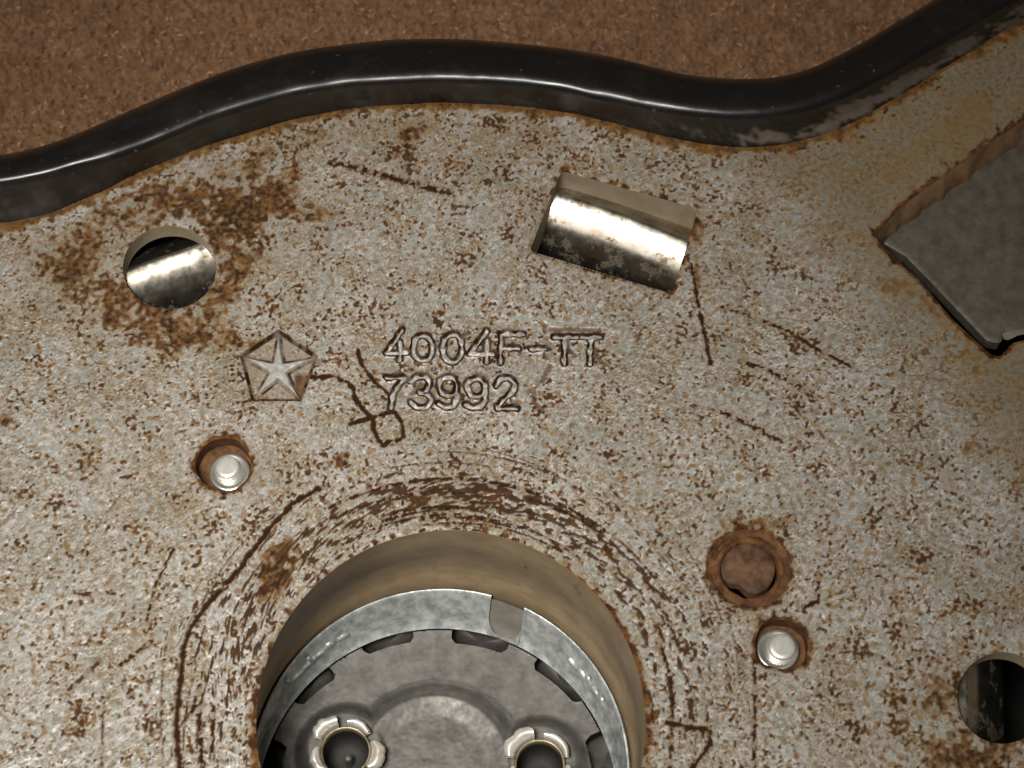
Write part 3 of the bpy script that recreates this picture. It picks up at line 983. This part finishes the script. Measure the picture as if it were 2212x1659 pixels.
# ---- rusty rivet, sunken ring with a flat disc
rp = holes['rivet']
rc = rp.mean(0)
o = empty('rivet', (float(rc[0]), float(rc[1]), 0), parent=plate)
o['label'] = 'rusted brown rivet with a flaking collar'
n = len(rp)
a = np.linspace(0, 2 * np.pi, n, endpoint=False)
g2 = np.random.default_rng(12)
rows = []
rel = rp - rc
wob = lambda s: 1.6 * np.convolve(np.tile(g2.standard_normal(n), 3), np.ones(5) / 5, 'same')[n:2 * n] * s
for k, z in ((1.03, -.00016), (1.0, -.0001), (.965, -.00045), (.90, -.0006), (.84, -.00042), (.78, -.0003), (.715, -.00045), (.69, -.0009), (.685, -.0016), (.67, -.0022)):
    q = rel * (k + (wob(.018) if k < .99 else 0))[:, None] if k < .99 else rel * k
    q[:, 2] = z + (wob(.00016) if .7 < k < .97 else 0)
    rows.append(q)
loft('collar', rows, M_RUST, o)
rows = []
dc = np.array([-1.5 * TU, 5 * TU, 0])
low = np.exp(-((a - 2.05) / .40) ** 2)
for k, z in ((.67, -.0022), (.665, -.0009), (.64, -.0007), (.5, -.00066), (.3, -.0006), (.12, -.00066)):
    kk = k - .20 * low * (k > .45)
    q = rel * kk[:, None] + dc
    q[:, 2] = z + wob(.00004)
    rows.append(q)
loft('disc', rows, M_RUSTDISC, o, cap=True)

# ---- added black enclosure below the sheet, keeps stray light out of the openings
skirt = [(-.071, -.057), (.071, -.057)]
left_edge, right_edge = PL(cI)[0][:2], PL(cI)[-1][:2]
ring2 = np.vstack([PL(cI + [0, -40])[::-4, :2], [[-.0715, -.0575], [.0715, -.0575]]])
rows = []
for k, z in ((1.0, -.0002), (1.0, -.034), (.97, -.0352), (.5, -.0353)):
    q = np.c_[ring2 * k, np.full(len(ring2), z)]
    rows.append(q)
loft('light_block_shell', rows, M_DARK, plate, cap=True, sharp=R(40))

# ================================================================== chrome moulding running behind the openings
path = smooth_curve([(60, 715), (170, 630), (290, 577), (366, 552), (520, 500), (760, 420), (1000, 398), (1200, 415), (1335, 460), (1480, 518), (1700, 640), (1960, 930), (2062, 1170),
                     (2080, 1380), (2088, 1510), (2078, 1650), (2050, 1800)], 220, 8)
zt_ = -.0021
pc = P(path[:, 0], path[:, 1], zt_ + .0009 * sst(1700, 2000, path[:, 0]))
tg = np.gradient(pc, axis=0)
tg /= np.linalg.norm(tg, axis=1)[:, None]
sd = np.stack([-tg[:, 1], tg[:, 0], 0 * tg[:, 0]], -1)       # outward, away from the round well
RS, T0 = .0080, R(17)
prof_b = [(-RS * (math.sin(t) - math.sin(T0)), RS * (math.cos(t) - math.cos(T0))) for t in np.linspace(R(62), T0, 26)]
prof_b += [(.00012, .00001), (.00026, -.00006), (.0004, -.0002)]
prof_b += [(.0004 + .0046 * f, -.0002 - .0030 * f - .0022 * f * f) for f in np.linspace(.06, 1, 9)]
prof_b += [(.0048, -.0085), (-.0055, -.0085)]
A = np.array([pc + sd * a_ + np.array([0, 0, 1.0]) * z_ for a_, z_ in prof_b]).transpose(1, 0, 2)
rt, zc = .0040, zt_ - .0044
root = empty('chrome_moulding', (float(pc[110][0]), float(pc[110][1]), zc - rt), 'shiny worn chrome bar seen through the slot and the two round openings in the plate', 'chrome trim')
o = loft('bar', A - np.array(root.location), M_CHROME, root, sharp=R(50))
# clip seat ledge beside the bar, under the middle slot
# ================================================================== dark panel under the right-hand slot
ip = round_poly([(1700, 560), (1913, 527), (1956, 553), (2001, 598), (2080, 681), (2133, 736), (2163, 741), (2170, 715), (2300, 700), (2420, 120), (2100, 240)], [4, 3, 4, 4, 6, 8, 8, 3, 4, 4, 4])
zp = -.0032
pp = PL(ip, zp)
root = empty('backing_panel', (float(pp[:, 0].mean()), float(pp[:, 1].mean()), zp - .001), 'dark grey-brown steel panel lying under the big slot at the upper right', 'metal panel')
loc = np.array(root.location)
pxs = np.arange(pp[:, 0].min() - .001, pp[:, 0].max() + .001, 1.8e-4)
pys = np.arange(pp[:, 1].min() - .001, pp[:, 1].max() + .001, 1.8e-4)
PX, PY = np.meshgrid(pxs, pys)
PZ = zp + (noise(NF, PX, PY, .8 * mm, 8) * .006 + noise(NH, PX, PY, 3 * mm, 16) * .005) * mm
dd_, _, _ = seg_near(dense(pp[:, :2], 1 * mm), PX, PY)
PZ -= .00012 * (1 - sst(0, .0004, -dd_))
PXs, PYs, kp = sheet_mesh(pxs, pys, PZ, [], dense(pp[:, :2], 1 * mm))
pq, pk = grid_faces(kp)
F = pq[pk]
u, inv = np.unique(F, return_inverse=True)
PV = np.stack([PXs, PYs, PZ], -1).reshape(-1, 3)
mesh_obj('panel_sheet', PV[u] - loc, inv.reshape(-1, 4), M_PANEL, root)
pd = dense(pp, 1 * mm)
lo_ = pd.copy()
lo_[:, 2] -= .0016
pd[:, 2] -= .00013
loft('panel_edge', [pd - loc, lo_ - loc], M_PANEL, root)
hk = round_poly([(2166, 719), (2190, 712), (2330, 705), (2330, 716), (2200, 724), (2178, 735), (2168, 733)], 4, 4)
h1, h2 = PL(hk, -.0022), PL(hk, -.0034)
loft('clip', [h2 - loc, h1 - loc], M_WASHER, root, cap=True, sharp=R(40))

# ================================================================== round socket in the big opening
soc = empty('round_socket', (float(CX), float(CY), z_disc - .004), 'round grey socket with zinc collar and two brass terminals sunk in the big round opening', 'socket')
SL = np.array(soc.location)
cz = (945, 1275)
def tpos(tx, ty, z):
    p = P(tx, ty, z)
    return math.atan2(p[1] - rcn[1], p[0] - rcn[0])


def arc_ring(a0, a1, n):
    a = np.linspace(a0, a1, n)
    rows = []
    for f, z, k in ((0, z_ring - .0012, 1.012), (0, z_ring - .0002, 1.010), (0, z_ring + .00012, 1.0), (0, z_ring + .00005, .992), (.06, None, 1), (.3, None, 1), (.6, None, 1), (.93, None, 1), (1, None, .985)):
        zz = z if z is not None else z_ring * (1 - f) + z_disc * f
        c = rcn * (1 - f) + icn * f
        rd = (rrad * (1 - f) + irad * f) * k * (.99 if z is None else 1)
        rows.append(np.stack([c[0] + rd * np.cos(a), c[1] + rd * np.sin(a), np.full(n, zz)], -1) - SL)
    return rows


aL, aR = tpos(1061, 1290, z_ring), tpos(1132, 1316, z_ring)
rows = arc_ring(aL, 2 * np.pi + aR, 220)
# rounded lower corners of the gap: leave a low web across it
loft('collar', rows, M_ZINC, soc, closed=False, sharp=R(50))
web = [r_ for r_ in arc_ring(aR, aL, 16)][6:]
dip = np.abs(np.linspace(-1, 1, 16)) ** 4
base_, top_ = web[-1], web[0]
wr = []
for k in (1.0, .5, .0):
    wr.append(web[-1] + (web[0] - web[-1]) * ((.18 + .8 * dip) * k)[:, None])
loft('collar_gap_lip', wr, M_ZINC, soc, closed=False)
bk = arc_ring(aR - .06, aL + .06, 14)[4:]
cen_ = np.r_[rcn, 0] - SL
loft('collar_backing', [np.stack([cen_[0] + (r_[:, 0] - cen_[0]) * 1.012, cen_[1] + (r_[:, 1] - cen_[1]) * 1.012, r_[:, 2] - .0003], -1) for r_ in bk], M_NOTCH, soc, closed=False)

# raised marks on the collar face (too worn to read in the photograph)
def mark(tx, ty, ang_, w, h):
    f = .5
    # position on the collar face: find the angle, put a small raised bar on it
    am = tpos(tx, ty, z_ring * .5 + z_disc * .5)
    c = rcn * .5 + icn * .5
    rd = (rrad + irad) * .5 * .982
    zc2 = (z_ring + z_disc) / 2
    cen = np.array([c[0] + rd * math.cos(am), c[1] + rd * math.sin(am), zc2])
    tg2 = np.array([-math.sin(am), math.cos(am), 0])
    up = np.array([0, 0, 1.0])
    nr = -np.array([math.cos(am), math.sin(am), 0])
    t1 = tg2 * math.cos(ang_) + up * math.sin(ang_)
    t2 = -tg2 * math.sin(ang_) + up * math.cos(ang_)
    base = np.array([[-w, -h], [w, -h], [w, h], [-w, h]])
    r0 = [cen + t1 * x + t2 * y - nr * .0003 for x, y in base]
    r1 = [cen + t1 * x * .95 + t2 * y * .9 + nr * .00004 for x, y in base]
    r2 = [cen + t1 * x * .8 + t2 * y * .6 + nr * .00006 for x, y in base]
    return np.array([r0, r1, r2]) - SL


def marks(name, lst):
    for it in lst:
        loft(name, mark(*it), M_ZINC, soc, cap=True)


marks('raised_mark', [(660, 1440, .2, .0014, .0003), (640, 1462, 1.5, .0018, .00025), (690, 1405, .1, .0008, .0003), (683, 1412, 1.45, .0015, .00025), (700, 1395, .1, .0006, .00025), (676, 1420, .1, .0009, .00025),
                          (722, 1378, .8, .0006, .0005), (750, 1360, .1, .0007, .0003), (1262, 1440, .5, .0008, .0003), (1276, 1456, 1.2, .0012, .00025), (1290, 1478, .3, .0008, .0003), (1302, 1500, 1.3, .0012, .0003),
                          (1240, 1415, .6, .0008, .0003)])

# base disc with slots near its edge and a raised middle
zd = z_disc
DR = irad * .966
slots_t = [
    [(652, 0), ]
]


def slot_poly(p0, p1, hw, z):
    """curved slot between two photo points, following the disc's edge"""
    A0, A1 = P(*p0, z)[:2], P(*p1, z)[:2]
    a0, a1 = math.atan2(A0[1] - icn[1], A0[0] - icn[0]), math.atan2(A1[1] - icn[1], A1[0] - icn[0])
    r0, r1 = np.hypot(*(A0 - icn)), np.hypot(*(A1 - icn))
    n = 14
    a = np.linspace(a0, a1, n)
    r_ = np.linspace(r0, r1, n) + .0001
    wv = hw * np.minimum(1, np.sqrt(1 - np.linspace(-1, 1, n) ** 8) + .55)
    outp = np.stack([icn[0] + (r_ + wv) * np.cos(a), icn[1] + (r_ + wv) * np.sin(a)], -1)
    inp_ = np.stack([icn[0] + (r_ - wv) * np.cos(a), icn[1] + (r_ - wv) * np.sin(a)], -1)
    return np.vstack([outp, inp_[::-1]])


SLOTS = [slot_poly((780, 1396), (892, 1364), .00125, zd), slot_poly((976, 1366), (1100, 1392), .0013, zd), slot_poly((1160, 1424), (1262, 1510), .00120, zd),
         slot_poly((630, 1512), (713, 1443), .0014, zd), slot_poly((576, 1668), (592, 1598), .0016, zd), slot_poly((1290, 1582), (1312, 1690), .0016, zd)]
dxs = np.arange(icn[0] - DR - .001, icn[0] + DR + .001, 1.5e-4)
dys = np.arange(icn[1] - DR * .35, icn[1] + DR + .001, 1.5e-4)
DX, DY = np.meshgrid(dxs, dys)
rd = np.hypot(DX - icn[0], DY - icn[1])
DZ = np.full_like(DX, zd) + (noise(NF, DX, DY, .7 * mm, 8) * .005 + noise(NH, DX, DY, 3 * mm, 16) * .006) * mm
dcx, dcy = P(940, 1668, zd)[:2]
dome_r = abs(P(940, 1474, zd)[1] - dcy)
rdm = np.hypot(DX - dcx, DY - dcy)
DZ += .0022 * (1 - sst(dome_r * .78, dome_r * 1.04, rdm)) - .0005 * (1 - sst(dome_r * .55, dome_r * .8, rdm))
TERM = [(746, 1622), (1166, 1650)]
for tx, ty in TERM:
    q = P(tx, ty, zd + .001)
    rt_ = np.hypot(DX - q[0], DY - q[1])
    DZ = np.maximum(DZ, zd + .0021 * (1 - sst(.0036, .0054, rt_)))
# little lip tab between the two top slots
circ = np.stack([icn[0] + DR * np.cos(np.linspace(0, 2 * np.pi, 160, endpoint=False)), icn[1] + DR * np.sin(np.linspace(0, 2 * np.pi, 160, endpoint=False))], -1)
BORES = []
for tx, ty in TERM:
    q = P(tx, ty, zd + .0030)
    aa = np.linspace(0, 2 * np.pi, 40, endpoint=False)
    BORES.append(np.stack([q[0] + .00235 * np.cos(aa), q[1] + .00235 * np.sin(aa)], -1))
DXs, DYs, kd = sheet_mesh(dxs, dys, DZ, SLOTS + BORES, circ)
dq, dk = grid_faces(kd)
F = dq[dk]
u, inv = np.unique(F, return_inverse=True)
DV = np.stack([DXs, DYs, DZ], -1).reshape(-1, 3)
mesh_obj('base_disc', DV[u] - SL, inv.reshape(-1, 4), M_BASE, soc)
for s in SLOTS:
    p = np.c_[s, np.full(len(s), zd - .00003)]
    c = p.mean(0)
    rows = []
    for k, z in ((1.04, .0), (1.0, -.0001), (1.0, -.0022), (.9, -.0024)):
        q = c + (p - c) * k
        q[:, 2] = zd + z
        rows.append(q - SL)
    loft('slot', rows, M_SLOTIN, soc, cap=True, sharp=R(40))

# brass terminals: hollow tubes split and flared into petals
for (tx, ty), rot0, gaps in ((TERM[0], .42, 5), (TERM[1], .02, 4)):
    zt = zd + .0030
    q = P(tx, ty, zt)
    t = empty('terminal', tuple(np.array([q[0], q[1], zd + .0015]) - SL), parent=soc)
    t['label'] = 'flared hollow brass terminal'
    base = np.array([0, 0, 0])
    a = np.linspace(0, 2 * np.pi, 48, endpoint=False)
    cir = np.stack([np.cos(a), np.sin(a), 0 * a], -1)
    rb = 47 * TU * 1.10
    loft('tube', [cir * [rb * k, rb * k, 0] + [0, 0, z] for k, z in ((1.1, -.0003), (1.08, .0010), (1.07, .0014), (1.0, .0015), (.97, .0008), (.96, -.003))], M_BRASSDULL, t)
    loft('bore', [cir * [rb * k, rb * k, 0] + [0, 0, z] for k, z in ((.955, .0004), (.95, -.0028), (.4, -.0030))], M_DARK, t, cap=True)
    loft('core', [cir * [.00042 * k, .00042 * k, 0] + [.0001, -.0001, z] for k, z in ((1.2, -.003), (1.0, -.0012), (.7, -.0009))], M_BASE, t, cap=True)
    for k in range(gaps):
        a0 = rot0 + k * 2 * np.pi / gaps + .18
        a1 = a0 + 2 * np.pi / gaps - .36
        aa = np.linspace(a0, a1, 16)
        gk = np.random.default_rng(40 + k + int(tx))
        fl = (1.0, .55, .95, .7, .85)[(k + int(tx)) % 5]
        e_ = 1 - .38 * np.abs(np.linspace(-1, 1, 16)) ** 2.5 + .07 * np.convolve(gk.standard_normal(18), np.ones(3) / 2, 'valid')
        rows = []
        for kk, z in ((1.02, .0008), (1.05, .0017), (1.16, .0024), (1.36, .0028), (1.60, .0027), (1.74, .0022), (1.72, .0018), (1.4, .0022), (1.16, .0017), (1.08, .0008)):
            ff = 1 + (kk - 1) * fl * e_
            rows.append(np.stack([rb * ff * np.cos(aa), rb * ff * np.sin(aa), np.full(16, z)], -1))
        loft('petal', rows, M_BRASS, t, closed=False)

# ================================================================== carpet
ZC = -.036
def carpet():
    m, nt, b = newmat('brown_carpet_pile')
    f = tex(nt, 330, 5, .65)
    nt.links.new(ramp(nt, f, [(.30, (.110, .056, .028)), (.52, (.178, .094, .047)), (.75, (.25, .139, .075))]), b.inputs['Base Color'])
    b.inputs['Roughness'].default_value = .95
    b.inputs['Specular IOR Level'].default_value = .1
    b.inputs['Sheen Weight'].default_value = .15
    m2, nt, b = newmat('brown_carpet_fibre')
    inf = N(nt, 'ShaderNodeAttribute', attribute_name='wear')
    s = N(nt, 'ShaderNodeSeparateColor')
    nt.links.new(inf.outputs['Color'], s.inputs[0])
    nt.links.new(ramp(nt, s.outputs[0], [(0.0, (.095, .046, .021)), (.6, (.20, .107, .054)), (1.0, (.46, .29, .18))]), b.inputs['Base Color'])
    b.inputs['Roughness'].default_value = .7
    b.inputs['Specular IOR Level'].default_value = .3
    v0 = P(1106, 500, ZC)[1]
    v1 = P(1106, -60, ZC)[1]
    cx = np.r_[np.linspace(-.35, -.125, 24)[:-1], np.arange(-.125, .125, 2.6e-4), np.linspace(.125, .35, 24)[1:]]
    cy = np.r_[np.linspace(-.35, v0, 30)[:-1], np.arange(v0, v1 + .02, 2.6e-4), np.linspace(v1 + .02, .4, 24)[1:]]
    CXg, CYg = np.meshgrid(cx, cy)
    h = noise(NF, CXg, CYg, 1.1 * mm, 8) * .26 + noise(NG, CXg, CYg, 1.9 * mm, 8) * .3 + noise(NB, CXg, CYg, 9 * mm, 32) * .15
    CZ = ZC + h * mm
    F, k = grid_faces(np.ones(CXg.shape, bool))
    o = mesh_obj('carpet', np.stack([CXg, CYg, CZ], -1).reshape(-1, 3), F.reshape(-1, 4), m)
    o['kind'] = 'structure'
    o['label'] = 'brown felted carpet under the plate'
    # loose fibres
    nF = 32000
    g = np.random.default_rng(21)
    px = g.uniform(-.078, .078, nF)
    py = g.uniform(v0, v1, nF)
    hz = samp(NF, px / (1.1 * mm) * 8, py / (1.1 * mm) * 8) * .26 + samp(NG, px / (1.9 * mm) * 8, py / (1.9 * mm) * 8) * .3 + samp(NB, px / (9 * mm) * 32, py / (9 * mm) * 32) * .15
    pz = ZC + hz * mm
    ln = g.uniform(.35, 1.0, nF) * mm
    th = g.uniform(0, 2 * np.pi, nF)
    cv = g.normal(0, .9, nF)
    lift = g.uniform(.0, .5, nF)
    wdt = g.uniform(.05, .12, nF) * mm
    rows = []
    for f in (0, .33, .66, 1.0):
        ta = th + cv * (f - .5)
        x = px + np.cos(ta) * ln * f
        y = py + np.sin(ta) * ln * f
        z = pz + .05 * mm + ln * lift * (f - f * f) * 2.2
        sx_, sy_ = -np.sin(ta), np.cos(ta)
        wd = wdt * (1 if 0 < f < 1 else .5)
        rows.append([np.stack([x + sx_ * wd, y + sy_ * wd, z], -1), np.stack([x, y, z + wd * 1.4], -1), np.stack([x - sx_ * wd, y - sy_ * wd, z], -1)])
    Vv = np.array(rows).transpose(2, 0, 1, 3)     # fibre, row, side, 3
    base = (np.arange(nF) * 12)[:, None, None]
    q = []
    for r_ in range(3):
        for s_2 in range(2):
            q.append([r_ * 3 + s_2, (r_ + 1) * 3 + s_2, (r_ + 1) * 3 + s_2 + 1, r_ * 3 + s_2 + 1])
    F = (base + np.array(q)[None]).reshape(-1, 4)
    col = np.clip(g.normal(.42, .22, nF) + .1 * hz, 0, 1)
    at = np.repeat(np.stack([col, col, col, col * 0 + 1], -1)[:, None], 12, 1)
    o = mesh_obj('carpet_fibres', Vv.reshape(-1, 3), F, m2, None, True, at.reshape(-1, 4))
    o['kind'] = 'stuff'
    o['label'] = 'short brown fibres of the carpet pile'
    o['category'] = 'carpet pile'


carpet()
print('tris', sum(len(o.data.polygons) * 2 for o in bpy.data.objects if o.type == 'MESH'))
